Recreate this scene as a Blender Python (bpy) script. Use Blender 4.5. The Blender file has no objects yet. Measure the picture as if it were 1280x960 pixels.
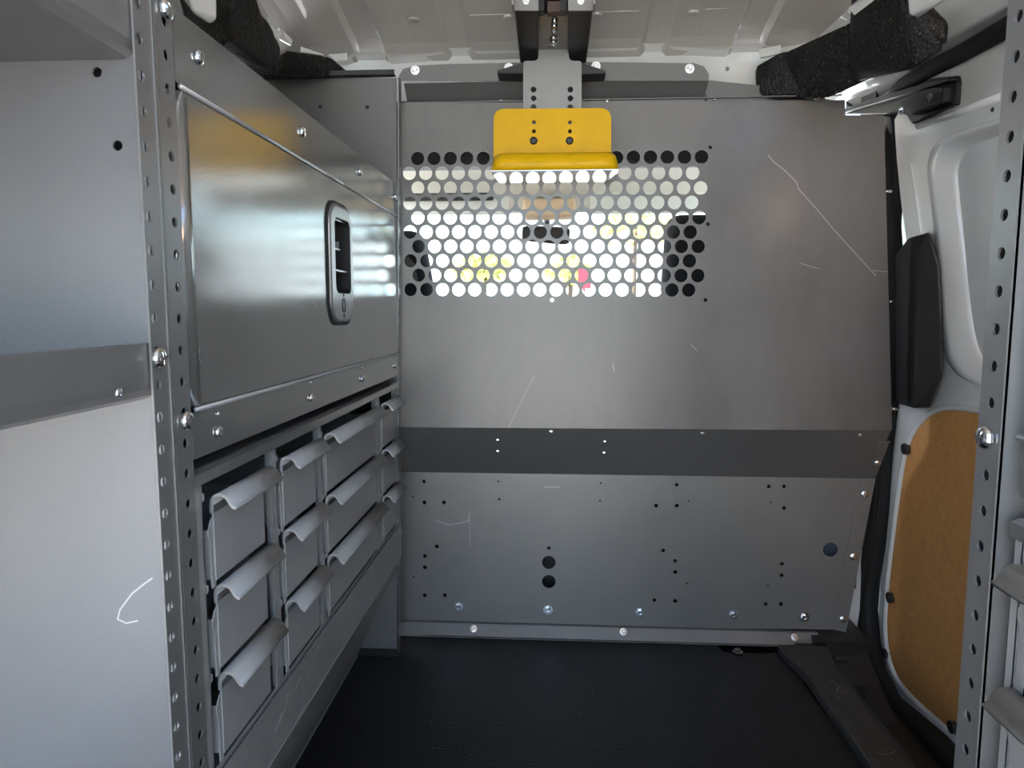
import bpy, bmesh, math, random
from mathutils import Vector, Matrix, noise
from mathutils.geometry import tessellate_polygon, delaunay_2d_cdt
random.seed(7)
SC = bpy.context.scene
COL = SC.collection
R = math.radians
PI = math.pi

# ------------------------------------------------------------------ camera
F, EYE, YAW, PITCH = 870.0, .778, R(3.46), R(6.04)
cam_d = bpy.data.cameras.new('camera')
cam = bpy.data.objects.new('camera', cam_d)
COL.objects.link(cam)
cam.location = (0, 0, EYE)
cam.rotation_euler = (PI/2 - PITCH, 0, YAW)
cam_d.sensor_width = 36.0
cam_d.lens = F/1280*36
cam_d.clip_start = .02
SC.camera = cam

# ------------------------------------------------------------------ world, sun, exposure
w = bpy.data.worlds.new('sky'); SC.world = w; w.use_nodes = True
nt = w.node_tree
sky = nt.nodes.new('ShaderNodeTexSky'); sky.sky_type = 'NISHITA'
sky.sun_disc = False; sky.sun_elevation = R(52); sky.sun_rotation = R(-80); sky.air_density = 1.0; sky.dust_density = 1.5
bg = nt.nodes['Background']; nt.links.new(sky.outputs[0], bg.inputs[0]); bg.inputs[1].default_value = .31
sun_d = bpy.data.lights.new('sun', 'SUN'); sun_d.energy = 5.0; sun_d.angle = R(.6); sun_d.color = (1, .95, .87)
sun = bpy.data.objects.new('sun', sun_d); COL.objects.link(sun); sun.rotation_euler = (R(4), R(-40), 0)
SC.view_settings.view_transform = 'Standard'
SC.view_settings.look = 'None'
SC.view_settings.gamma = 1
SC.view_settings.use_curve_mapping = False
SC.view_settings.exposure = 2.2

# ------------------------------------------------------------------ measuring: a photo point onto a plane of the van
fwd = Vector((-math.sin(YAW)*math.cos(PITCH), math.cos(YAW)*math.cos(PITCH), -math.sin(PITCH)))
rgt = Vector((math.cos(YAW), math.sin(YAW), 0)); upv = rgt.cross(fwd)
EYEV = Vector((0, 0, EYE))

def cast(u, v, X=None, Y=None, Z=None):
    d = fwd + rgt*((u-640)/F) + upv*((480-v)/F)
    for i, val in enumerate((X, Y, Z)):
        if val is not None:
            return EYEV + d*((val-EYEV[i])/d[i])

class Frame:
    "a plane with axes U, V; N = U x V faces the room"
    def __init__(s, O, U, V):
        s.O = Vector(O); s.U = Vector(U).normalized(); s.V = Vector(V).normalized(); s.N = s.U.cross(s.V)
    def pt(s, u, v, n=0): return s.O + s.U*u + s.V*v + s.N*n
    def px(s, a, b):
        d = fwd + rgt*((a-640)/F) + upv*((480-b)/F)
        p = EYEV + d*((s.O-EYEV).dot(s.N)/d.dot(s.N)) - s.O
        return (p.dot(s.U), p.dot(s.V))
    def at(s, n): return Frame(s.O + s.N*n, s.U, s.V)

# ------------------------------------------------------------------ materials
MATS = {}
def lnk(nt, a, b): nt.links.new(a, b)
def mat(name, col, rough=.5, metal=0., coat=0., coat_r=.05, var=0., vscale=8., bump=0., bscale=60., spec=.5, rvar=0., scratches=None, stretch=None, dots=None, bdist=.001):
    m = bpy.data.materials.new(name); m.use_nodes = True; nt = m.node_tree; N = nt.nodes
    b = N['Principled BSDF']
    b.inputs['Base Color'].default_value = (*col, 1); b.inputs['Roughness'].default_value = rough
    b.inputs['Metallic'].default_value = metal; b.inputs['Coat Weight'].default_value = coat
    b.inputs['Coat Roughness'].default_value = coat_r; b.inputs['Specular IOR Level'].default_value = spec
    tc = N.new('ShaderNodeTexCoord'); src = tc.outputs['Object']
    if stretch:
        mp = N.new('ShaderNodeMapping'); mp.inputs['Scale'].default_value = stretch; lnk(nt, src, mp.inputs[0]); src = mp.outputs[0]
    colout = None
    if var or rvar:
        n1 = N.new('ShaderNodeTexNoise'); n1.inputs['Scale'].default_value = vscale; n1.inputs['Detail'].default_value = 6; n1.inputs['Roughness'].default_value = .65
        lnk(nt, src, n1.inputs['Vector'])
        if var:
            mr = N.new('ShaderNodeMapRange'); mr.inputs[1].default_value = .3; mr.inputs[2].default_value = .7
            mr.inputs[3].default_value = 1-var; mr.inputs[4].default_value = 1+var; lnk(nt, n1.outputs[0], mr.inputs[0])
            mx = N.new('ShaderNodeVectorMath'); mx.operation = 'SCALE'; mx.inputs[0].default_value = col; lnk(nt, mr.outputs[0], mx.inputs['Scale'])
            colout = mx.outputs[0]; lnk(nt, colout, b.inputs['Base Color'])
        if rvar:
            mr = N.new('ShaderNodeMapRange'); mr.inputs[1].default_value = .3; mr.inputs[2].default_value = .7
            mr.inputs[3].default_value = rough-rvar; mr.inputs[4].default_value = rough+rvar; lnk(nt, n1.outputs[0], mr.inputs[0]); lnk(nt, mr.outputs[0], b.inputs['Roughness'])
    if dots:                                     # pale flecks: colour, noise scale, threshold
        n3 = N.new('ShaderNodeTexNoise'); n3.inputs['Scale'].default_value = dots[1]; n3.inputs['Detail'].default_value = 2; lnk(nt, tc.outputs['Object'], n3.inputs['Vector'])
        mr = N.new('ShaderNodeMapRange'); mr.inputs[1].default_value = dots[2]; mr.inputs[2].default_value = dots[2]+.08; lnk(nt, n3.outputs[0], mr.inputs[0])
        mx = N.new('ShaderNodeMix'); mx.data_type = 'RGBA'; lnk(nt, mr.outputs[0], mx.inputs[0]); mx.inputs[6].default_value = (*col, 1); mx.inputs[7].default_value = (*dots[0], 1)
        if colout: lnk(nt, colout, mx.inputs[6])
        colout = mx.outputs[2]; lnk(nt, colout, b.inputs['Base Color'])
    if scratches:                                # scratch lines: distance to segments in object space
        prev = None
        for a, c, wd in scratches:
            a = Vector(a); c = Vector(c); ba = c-a
            s1 = N.new('ShaderNodeVectorMath'); s1.operation = 'SUBTRACT'; lnk(nt, tc.outputs['Object'], s1.inputs[0]); s1.inputs[1].default_value = a
            d1 = N.new('ShaderNodeVectorMath'); d1.operation = 'DOT_PRODUCT'; lnk(nt, s1.outputs[0], d1.inputs[0]); d1.inputs[1].default_value = ba/ba.length_squared
            cl = N.new('ShaderNodeClamp'); lnk(nt, d1.outputs['Value'], cl.inputs[0])
            sc = N.new('ShaderNodeVectorMath'); sc.operation = 'SCALE'; sc.inputs[0].default_value = ba; lnk(nt, cl.outputs[0], sc.inputs['Scale'])
            ds = N.new('ShaderNodeVectorMath'); ds.operation = 'DISTANCE'; lnk(nt, s1.outputs[0], ds.inputs[0]); lnk(nt, sc.outputs[0], ds.inputs[1])
            lt = N.new('ShaderNodeMath'); lt.operation = 'LESS_THAN'; lnk(nt, ds.outputs['Value'], lt.inputs[0]); lt.inputs[1].default_value = wd
            if prev:
                mxm = N.new('ShaderNodeMath'); mxm.operation = 'MAXIMUM'; lnk(nt, prev, mxm.inputs[0]); lnk(nt, lt.outputs[0], mxm.inputs[1]); prev = mxm.outputs[0]
            else: prev = lt.outputs[0]
        mul = N.new('ShaderNodeMath'); mul.operation = 'MULTIPLY'; mul.inputs[1].default_value = .75; lnk(nt, prev, mul.inputs[0])
        mx = N.new('ShaderNodeMix'); mx.data_type = 'RGBA'; lnk(nt, mul.outputs[0], mx.inputs[0]); mx.inputs[6].default_value = (*col, 1)
        mx.inputs[7].default_value = (*[min(.75, c*2.6+.12) for c in col], 1)
        if colout: lnk(nt, colout, mx.inputs[6])
        lnk(nt, mx.outputs[2], b.inputs['Base Color'])
    if bump:
        n2 = N.new('ShaderNodeTexNoise'); n2.inputs['Scale'].default_value = bscale; n2.inputs['Detail'].default_value = 3; lnk(nt, src, n2.inputs['Vector'])
        bp = N.new('ShaderNodeBump'); bp.inputs['Strength'].default_value = bump; bp.inputs['Distance'].default_value = bdist; lnk(nt, n2.outputs[0], bp.inputs['Height']); lnk(nt, bp.outputs[0], b.inputs['Normal'])
    MATS[name] = m
    return m

UP = Frame((0, 1.50, 0), (1, 0, 0), (0, 0, 1))           # upper partition sheet
LO = Frame((0, 1.60, 0), (1, 0, 0), (0, 0, 1))           # lower partition sheet
XL, XR = -.333, .33
LF = Frame((XL, 0, 0), (0, 1, 0), (0, 0, 1))             # left shelving front plane, u = Y
RF = Frame((XR, 0, 0), (0, -1, 0), (0, 0, 1))            # right shelving front plane, u = -Y
DV = Frame((0, .572, 0), (1, 0, 0), (0, 0, 1))           # near left divider
DO = Frame((.805, 0, 0), (0, -1, 0), (-.05, 0, 1))       # sliding door inner plane, u = -Y

def scr(fr, pts, wd):
    P = [fr.pt(*fr.px(*p)) for p in pts]
    return [(P[i], P[i+1], wd) for i in range(len(P)-1)]
M_up = mat('satin_grey_sheet', (.16, .15, .14), .40, .35, coat=.25, coat_r=.16, var=.17, vscale=4.5, stretch=(1.3, 1, .6), bump=.12, bscale=900, rvar=.05,
           scratches=scr(UP, [(960, 194), (968, 203), (980, 212), (996, 228), (998, 236), (1018, 258), (1045, 290), (1095, 345)], .0008)
           + scr(UP, [(1090, 338), (1112, 340)], .0005) + scr(UP, [(1000, 329), (1024, 336)], .0006) + scr(UP, [(622, 352), (640, 366)], .0004)
           + scr(UP, [(636, 534), (650, 505), (668, 470)], .0004) + scr(UP, [(864, 431), (871, 438)], .0006) + scr(UP, [(766, 455), (768, 465)], .0006))
M_lo = mat('satin_grey_lower_sheet', (.21, .20, .19), .38, .4, var=.07, vscale=4, bump=.1, bscale=900, rvar=.04,
           scratches=scr(LO, [(545, 651), (560, 656), (574, 654), (586, 651), (587, 642)], .0006) + scr(LO, [(587, 650), (588, 686)], .0003) + scr(LO, [(680, 609), (700, 609)], .0005))
M_band = mat('satin_grey_band', (.17, .165, .16), .42, .35, var=.06, vscale=4, bump=.1, bscale=900)
M_lock = mat('locker_grey', (.36, .36, .345), .145, .7, var=.05, vscale=10, bump=.10, bscale=450, rvar=.04,
             scratches=scr(LF, [(250, 432), (248, 445), (252, 455)], .0006) + scr(LF, [(415, 378), (440, 415)], .0003) + scr(LF, [(392, 375), (398, 388)], .0006)
             + scr(LF, [(345, 395), (347, 405)], .0005) + scr(LF, [(362, 398), (364, 410)], .0005))
M_shelf = mat('shelving_grey', (.24, .235, .23), .33, .45, var=.05, vscale=9, bump=.08, bscale=700, rvar=.03)
M_drawer = mat('drawer_grey', (.34, .34, .335), .36, .15, var=.05, vscale=12, bump=.08, bscale=700)
M_div = mat('divider_grey', (.265, .265, .27), .27, .45, var=.03, vscale=5, bump=.1, bscale=800,
            scratches=scr(DV, [(190, 723), (180, 730), (165, 742), (150, 762), (147, 774), (158, 779), (172, 776)], .0007))
M_rail = mat('scuffed_rail_grey', (.32, .32, .315), .34, .25, var=.12, vscale=30, dots=((.6, .6, .6), 330, .70),
             scratches=[q for P_, w_ in (([(349, 905), (356, 884), (360, 866)], .001), ([(343, 915), (352, 892)], .0014), ([(368, 862), (376, 846)], .001), ([(384, 838), (386, 862)], .0006), ([(378, 850), (380, 872)], .0006), ([(392, 818), (400, 806)], .0007)) for q in scr(LF, P_, w_)])
M_edge = mat('bare_cut_edge', (.5, .5, .5), .35, .7)
M_zinc = mat('zinc_plated', (.72, .73, .74), .22, 1.0, var=.1, vscale=200)
M_white = mat('white_body_paint', (.72, .72, .70), .30, coat=1, coat_r=.03)
M_roof = mat('roof_primer', (.50, .47, .425), .35, coat=.8, coat_r=.03, var=.04, vscale=6)
M_yel = mat('yellow_powder_coat', (.74, .42, .003), .36, spec=.2, bump=.15, bscale=300, var=.05, vscale=30)
M_und = mat('polished_underside', (.80, .80, .76), .05, .6)
M_mat = mat('black_rubber_mat', (.009, .009, .0095), .36, spec=.4, var=.3, vscale=12, bump=.8, bscale=220, bdist=.002, dots=((.16, .16, .16), 150, .715))
M_blk = mat('black_plastic', (.018, .017, .017), .45, bump=.2, bscale=700)
M_sill = mat('scuffed_black_plastic', (.04, .038, .036), .48, var=.35, vscale=14, bump=.3, bscale=400, dots=((.14, .13, .125), 70, .70), stretch=(3, 1, 1),
             scratches=[q for P_, w_ in (([(1041, 853), (1048, 858), (1046, 866)], .0012), ([(1046, 872), (1054, 878)], .001), ([(1093, 941), (1112, 943), (1120, 938)], .0008), ([(1076, 906), (1086, 908)], .0008), ([(1036, 852), (1044, 850)], .0008)) for q in scr(Frame((0, 0, .022), (1, 0, 0), (0, 1, 0)), P_, w_)])
M_rub = mat('black_rubber', (.010, .010, .010), .68, spec=.35)
M_enam = mat('black_enamel', (.006, .006, .006), .28)
M_foam = mat('grained_black_foam', (.006, .0055, .005), .42, bump=1.0, bscale=200, bdist=.003, dots=((.10, .09, .075), 260, .62), spec=.35)
M_mdf = mat('hardboard', (.56, .27, .085), .62, var=.12, vscale=60, bump=.1, bscale=600,
            scratches=scr(DO, [(1155, 650), (1167, 654)], .0008) + scr(DO, [(1178, 638), (1182, 650)], .0018) + scr(DO, [(1182, 698), (1188, 706)], .001) + scr(DO, [(1195, 702), (1202, 708)], .001))
M_dark = mat('dark_satin', (.03, .03, .03), .35, .3)
M_head = mat('headliner', (.62, .62, .55), .8)
M_tan = mat('tan_plastic', (.62, .45, .28), .6)
M_seat = mat('black_seat_fabric', (.012, .012, .015), .85, bump=.4, bscale=900)
M_conc = mat('pale_concrete', (.60, .56, .49), .8, var=.1, vscale=1.5)
M_bld = mat('white_render_wall', (.80, .80, .78), .8)
M_leaf = mat('leaf_green', (.50, .50, .17), .5, var=.4, vscale=3)
M_bark = mat('bark', (.10, .07, .05), .9)
M_red = mat('red_paint', (.6, .03, .05), .4)
M_teal = mat('pale_teal_paint', (.35, .55, .55), .5)
g = bpy.data.materials.new('clear_glass'); g.use_nodes = True; gn = g.node_tree; gn.nodes.clear()
o_ = gn.nodes.new('ShaderNodeOutputMaterial'); mx_ = gn.nodes.new('ShaderNodeMixShader'); tr_ = gn.nodes.new('ShaderNodeBsdfTransparent'); gl_ = gn.nodes.new('ShaderNodeBsdfGlossy'); fr_ = gn.nodes.new('ShaderNodeLayerWeight'); pw_ = gn.nodes.new('ShaderNodeMath'); pw_.operation = 'POWER'; pw_.inputs[1].default_value = 5
tr_.inputs[0].default_value = (.92, .95, .93, 1); gl_.inputs['Roughness'].default_value = .02; fr_.inputs[0].default_value = .5
gn.links.new(fr_.outputs['Facing'], pw_.inputs[0]); gn.links.new(pw_.outputs[0], mx_.inputs[0]); gn.links.new(tr_.outputs[0], mx_.inputs[1]); gn.links.new(gl_.outputs[0], mx_.inputs[2]); gn.links.new(mx_.outputs[0], o_.inputs[0])
M_glass = g

# ------------------------------------------------------------------ object helpers
W = {}
def link(name, me, m, parent=None, loc=(0, 0, 0), rot=None):
    o = bpy.data.objects.new(name, me); COL.objects.link(o)
    if m and not me.materials: me.materials.append(m)
    mw = Matrix.Translation(loc)
    if rot: mw = mw @ rot.to_4x4()
    W[o.name] = mw
    o.matrix_basis = mw
    if parent:
        o.parent = parent; o.matrix_parent_inverse = W[parent.name].inverted()
    return o

def thing(name, label, cat, loc=(0, 0, 0), group=None):
    o = bpy.data.objects.new(name, None); COL.objects.link(o); o.empty_display_size = .05
    o.location = loc; W[o.name] = Matrix.Translation(loc)
    return tag(o, label, cat, group)
def tag(o, label, cat, group=None):
    o['label'] = label; o['category'] = cat
    if group: o['group'] = group
    return o
def struct(o): o['kind'] = 'structure'; return o

def inside(x, y, L):
    c = False; j = len(L)-1
    for i in range(len(L)):
        if (L[i][1] > y) != (L[j][1] > y) and x < (L[j][0]-L[i][0])*(y-L[i][1])/(L[j][1]-L[i][1])+L[i][0]: c = not c
        j = i
    return c
def cdt(loops, flat):
    ed = []; k = 0; own = []
    for li, l in enumerate(loops):
        m = len(l); ed += [(k+i, k+(i+1) % m) for i in range(m)]; own += [li]*m; k += m
    vs, es, fs, ov, oe, of = delaunay_2d_cdt([Vector(p) for p in flat], ed, [], 0, 1e-7)
    out = []
    for f in fs:
        o = [ov[i][0] for i in f if ov[i]]
        if len(o) < 3: continue
        x = sum(flat[i][0] for i in o)/3; y = sum(flat[i][1] for i in o)/3
        h = {own[i] for i in o}-{0}
        if not inside(x, y, loops[0]) or (len(h) == 1 and all(own[i] for i in o) and inside(x, y, loops[h.pop()])): continue
        out.append(o)
    return out

class MB:
    def __init__(s): s.v = []; s.f = []; s.sm = []
    def add(s, v, f, smooth=False):
        k = len(s.v); s.v += [Vector(p) for p in v]; s.f += [tuple(i+k for i in q) for q in f]; s.sm += [smooth]*len(f); return s
    def box(s, a, b):
        x0, y0, z0 = a; x1, y1, z1 = b
        v = [(x, y, z) for z in (z0, z1) for y in (y0, y1) for x in (x0, x1)]
        return s.add(v, [(0, 2, 3, 1), (4, 5, 7, 6), (0, 1, 5, 4), (2, 6, 7, 3), (0, 4, 6, 2), (1, 3, 7, 5)])
    def sheet(s, fr, outer, holes=(), t=.0015):
        "flat plate with real holes; front face lies in the frame's plane"
        loops = [list(outer)] + [list(h) for h in holes]
        flat = [p for l in loops for p in l]
        tris = tessellate_polygon([[Vector((p[0], p[1], 0)) for p in l] for l in loops]) if len(loops) == 1 else cdt(loops, flat)
        n = len(flat)
        v = [fr.pt(p[0], p[1], 0) for p in flat] + [fr.pt(p[0], p[1], -t) for p in flat]
        f = []
        for a, b, c in tris:
            pa, pb, pc = flat[a], flat[b], flat[c]
            ar = (pb[0]-pa[0])*(pc[1]-pa[1]) - (pb[1]-pa[1])*(pc[0]-pa[0])
            if ar < 0: a, c = c, a
            f += [(a, b, c), (c+n, b+n, a+n)]
        k = 0
        for li, l in enumerate(loops):
            m = len(l)
            area = sum(l[i][0]*l[(i+1) % m][1]-l[(i+1) % m][0]*l[i][1] for i in range(m))
            fwdo = (area > 0) == (li == 0)
            for i in range(m):
                a, b = k+i, k+(i+1) % m
                f.append((b, a, a+n, b+n) if fwdo else (a, b, b+n, a+n))
            k += m
        return s.add(v, f)
    def fold(s, pts, A, B, D, d0, d1, t=.0015, smooth=False, O=(0, 0, 0)):
        "folded sheet: 2D profile in axes A, B (thickness to the left of travel), drawn along D"
        A, B, D = Vector(A), Vector(B), Vector(D); n = len(pts); off = []
        for i in range(n):
            ns = []
            for j in (i-1, i):
                if 0 <= j < n-1:
                    dx, dy = pts[j+1][0]-pts[j][0], pts[j+1][1]-pts[j][1]; L = math.hypot(dx, dy); ns.append((-dy/L, dx/L))
            nx = sum(q[0] for q in ns); ny = sum(q[1] for q in ns); L = math.hypot(nx, ny) or 1; nx /= L; ny /= L
            c = nx*ns[0][0]+ny*ns[0][1]; k = t/max(c, .4)
            off.append((pts[i][0]+nx*k, pts[i][1]+ny*k))
        ring = list(pts)+off[::-1]; m = len(ring)
        O = Vector(O); v = [O+A*p[0]+B*p[1]+D*d for d in (d0, d1) for p in ring]
        f = [(i, (i+1) % m, (i+1) % m+m, i+m) for i in range(m)]
        for e in (0, m):
            for i in range(n-1):
                q = (i+e, i+1+e, m-2-i+e, m-1-i+e); f.append(q[::-1] if e == 0 else q)
        return s.add(v, f, smooth)
    def tube(s, path, r, seg=8, flat=1., upd=(0, 0, 1)):
        path = [Vector(p) for p in path]; n = len(path); v = []; f = []
        for i, p in enumerate(path):
            d = (path[min(i+1, n-1)]-path[max(i-1, 0)]).normalized()
            a = d.cross(Vector(upd)); a = a.normalized() if a.length > 1e-4 else Vector((1, 0, 0)); b = a.cross(d)
            rr = r[i] if isinstance(r, (list, tuple)) else r
            v += [p+a*rr*math.cos(2*PI*k/seg)+b*rr*flat*math.sin(2*PI*k/seg) for k in range(seg)]
        for i in range(n-1):
            for k in range(seg):
                f.append((i*seg+k, i*seg+(k+1) % seg, (i+1)*seg+(k+1) % seg, (i+1)*seg+k))
        f += [tuple(range(seg))[::-1], tuple((n-1)*seg+k for k in range(seg))]
        return s.add(v, f, True)
    def loft(s, rings, close=True, smooth=True):
        m = len(rings[0]); v = [p for r_ in rings for p in r_]; f = []
        for i in range(len(rings)-1):
            for k in range(m if close else m-1):
                f.append((i*m+k, i*m+(k+1) % m, (i+1)*m+(k+1) % m, (i+1)*m+k))
        return s.add(v, f, smooth)
    def mesh(s, name):
        me = bpy.data.meshes.new(name); me.from_pydata(s.v, [], s.f)
        me.polygons.foreach_set('use_smooth', s.sm); me.update()
        return me
    def build(s, name, m, parent=None, bevel=0, seg=2, fix=True):
        me = s.mesh(name)
        if bevel or fix:
            b = bmesh.new(); b.from_mesh(me)
            if bevel:
                bmesh.ops.remove_doubles(b, verts=b.verts, dist=1e-6)
                ed = [e for e in b.edges if len(e.link_faces) == 2 and e.calc_face_angle(0) > .5]
                bmesh.ops.bevel(b, geom=ed, offset=bevel, segments=seg, profile=.5, affect='EDGES', clamp_overlap=True)
            bmesh.ops.recalc_face_normals(b, faces=b.faces)
            b.to_mesh(me); b.free()
        return link(name, me, m, parent)

def hull(pts, name, m, parent=None, bevel=.01, seg=3):
    b = bmesh.new()
    for p in pts: b.verts.new(p)
    r_ = bmesh.ops.convex_hull(b, input=b.verts)
    bmesh.ops.delete(b, geom=[v for v in b.verts if not v.link_faces], context='VERTS')
    bmesh.ops.dissolve_limit(b, angle_limit=.03, verts=b.verts, edges=b.edges)
    if bevel: bmesh.ops.bevel(b, geom=list(b.edges), offset=bevel, segments=seg, profile=.5, affect='EDGES', clamp_overlap=True)
    bmesh.ops.recalc_face_normals(b, faces=b.faces)
    me = bpy.data.meshes.new(name); b.to_mesh(me); b.free()
    if bevel:
        for p in me.polygons: p.use_smooth = p.area < bevel*bevel*6
    return link(name, me, m, parent)

def circ(u, v, r, n=12, sy=1.): return [(u+r*math.cos(2*PI*k/n), v+r*sy*math.sin(2*PI*k/n)) for k in range(n)]
def rect(u0, v0, u1, v1): return [(u0, v0), (u1, v0), (u1, v1), (u0, v1)]
def rrect(u0, v0, u1, v1, r, n=5):
    out = []
    for cx, cy, a in ((u1-r, v0+r, -90), (u1-r, v1-r, 0), (u0+r, v1-r, 90), (u0+r, v0+r, 180)):
        out += [(cx+r*math.cos(R(a+90*k/n)), cy+r*math.sin(R(a+90*k/n))) for k in range(n+1)]
    return out
def rpoly(pts, rads, n=4):
    "polygon with rounded corners"
    out = []; m = len(pts)
    for i, p in enumerate(pts):
        r = rads[i] if isinstance(rads, (list, tuple)) else rads
        if r <= 0: out.append(p); continue
        p = Vector(p); a = (Vector(pts[i-1])-p); b = (Vector(pts[(i+1) % m])-p)
        d = min(r, a.length*.49, b.length*.49); A = p+a.normalized()*d; B = p+b.normalized()*d
        for k in range(n+1):
            t = k/n; q = A*(1-t)**2+p*2*t*(1-t)+B*t*t; out.append((q.x, q.y))
    return out

# fasteners: shared meshes, axis +Z
def lathe(mb, prof, seg=14):
    v = []; f = []; n = len(prof)
    for r, z in prof: v += [(r*math.cos(2*PI*k/seg), r*math.sin(2*PI*k/seg), z) for k in range(seg)]
    for i in range(n-1):
        for k in range(seg): f.append((i*seg+k, i*seg+(k+1) % seg, (i+1)*seg+(k+1) % seg, (i+1)*seg+k))
    f.append(tuple((n-1)*seg+k for k in range(seg)))
    mb.add(v, f, False)
def pan_mesh():
    mb = MB(); lathe(mb, [(1, 0), (1, .22), (.86, .45), (.6, .6), (.3, .66)], 16)
    for k in range(2):
        a = .62 if k else .13; b = .13 if k else .62
        mb.box((-a, -b, .60), (a, b, .68))
    return mb.mesh('pan_screw')
def hex_mesh():
    mb = MB(); lathe(mb, [(1, 0), (1, .12), (.62, .13)], 18); lathe(mb, [(.62, .12), (.62, .55), (.52, .62), (.36, .62), (.34, .45)], 6)
    return mb.mesh('hex_bolt')
PAN, HEX = pan_mesh(), hex_mesh()
for me_ in (PAN, HEX): me_.materials.append(M_zinc)
PAND = PAN.copy(); PAND.materials.clear(); PAND.materials.append(M_dark)
def bolt(parent, p, nrm, r, me=None, name='bolt'):
    rot = Vector(nrm).to_track_quat('Z', 'Y').to_matrix().to_4x4() @ Matrix.Rotation(random.random()*3, 4, 'Z') @ Matrix.Scale(r, 4)
    return link(name, me or PAN, None, parent, p, rot)
def bolts_px(parent, fr, pts, r, me=None, name='bolt', n=0):
    for a, b in pts: bolt(parent, fr.pt(*fr.px(a, b), n), fr.N, r, me, name)
def hole_px(fr, a, b, rpx, n=12):
    u, v = fr.px(a, b); u2, _ = fr.px(a+rpx, b); return circ(u, v, abs(u2-u), n)

# ================================================================== THE SHELL
# floor plate, roof, side wall, rear frame
fl = MB().box((-.80, -.45, -.03), (.60, 1.66, -.002)).build('floor', mat('glossy_black_floor_paint', (.008, .008, .008), .15)); struct(fl)

def roof_z(x, y):
    z = 1.352 + .15*(1.62-max(y, .35)) - .30*max(0, abs(x)-.52)**1.5
    z += .02*max(0, min(1, (1.62-y)/.3))
    ax = abs(x); off = 0
    for a, b, h in ((.19, .237, .010), (.385, .445, .012)):
        e = .008; s_ = max(0, min(1, (ax-a)/e+.5))*max(0, min(1, (b-ax)/e+.5)); off = max(off, s_*h)
    return z + off
xs = sorted(set([round(-.72+.04*i, 4) for i in range(37)] + [s_*q for s_ in (-1, 1) for a in (.19, .237, .385, .445) for q in (a-.005, a+.005)]))
ys = [-.45, 0, .4, .7, 1.0, 1.2, 1.35, 1.45, 1.53, 1.58, 1.605, 1.62]
mb = MB(); nx = len(xs)
vv = [(x, y, roof_z(x, y)+(.0 if y < 1.6 else (-.006 if y < 1.61 else -.016))) for y in ys for x in xs]
ff = [(j*nx+i, (j+1)*nx+i, (j+1)*nx+i+1, j*nx+i+1) for j in range(len(ys)-1) for i in range(nx-1)]
mb.add(vv, ff, True)
vt = [(v[0], v[1], v[2]+.03) for v in vv]; mb.add(vt, [q[::-1] for q in ff])
ceil = mb.build('ceiling', M_roof, fix=False); struct(ceil)
for i_, p_ in enumerate(ceil.data.polygons): p_.use_smooth = False
# pressed pads and spot-weld dimples on the roof panel
for (a, b, wd, hg) in ((615, 40, 46, 24), (770, 41, 46, 24), (490, 52, 46, 14), (900, 52, 46, 14)):
    p = cast(a, b, Y=1.54); x0, x1 = p.x-wd*.0009, p.x+wd*.0009
    v = [(x, y, roof_z(x, y)-d) for d in (.0012, -.01) for x, y in ((x0, 1.49), (x1, 1.49), (x1, 1.575), (x0, 1.575))]
    MB().add(v, [(0, 1, 2, 3), (7, 6, 5, 4), (0, 4, 5, 1), (1, 5, 6, 2), (2, 6, 7, 3), (3, 7, 4, 0)]).build('roof_pad', M_roof, ceil)
for a, b in ((518, 48), (636, 43), (746, 45), (866, 46)):
    p = cast(a, b, Y=1.5); lm = MB(); lathe(lm, [(.012, .0), (.010, .004), (.005, .005)], 14)
    link('dimple', lm.mesh('dimple'), M_roof, ceil, (p.x, 1.5, roof_z(p.x, 1.5)+.001), Matrix.Rotation(PI, 4, 'X'))

wl = MB().box((-.83, -.45, -.1), (-.80, 1.72, 1.42)).build('wall_left', M_white); struct(wl)
wr = MB().box((.80, -.45, -.2), (.83, .62, 1.42)).build('wall_right', M_white); struct(wr)
wb = MB().sheet(Frame((0, -.41, 0), (-1, 0, 0), (0, 0, 1)), rect(-.83, -.2, .83, 1.60), [rrect(-.74, -.02, .74, 1.42, .08)], .04).build('wall_back', M_white); struct(wb)

# front roof bow behind the partition (white)
BW = Frame((0, 1.62, 0), (1, 0, 0), (0, 0, 1))
scal = []
top = [(-.62, 1.345), (-.47, 1.343), (-.445, 1.352), (-.385, 1.352), (-.37, 1.343), (-.255, 1.349), (-.24, 1.357), (-.19, 1.357), (-.175, 1.349), (.175, 1.349), (.19, 1.357), (.24, 1.357), (.255, 1.349), (.37, 1.343), (.385, 1.352), (.445, 1.352), (.47, 1.343), (.62, 1.335)]
mb = MB()
mb.sheet(BW, [(-.62, 1.25), (.62, 1.25)] + [(x, z-.012) for x, z in top[::-1]], [hole_px(BW, 473, 89, 2.6), hole_px(BW, 485, 91, 2.0), hole_px(BW, 909, 86, 2.8)], .01)
mb.loft([[Vector((x, 1.62, z-.012)) for x, z in top], [Vector((x, 1.612, z-.004)) for x, z in top], [Vector((x, 1.600, z-.001)) for x, z in top]], close=False)
bow = mb.build('trim_1', M_white); struct(bow)
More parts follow.
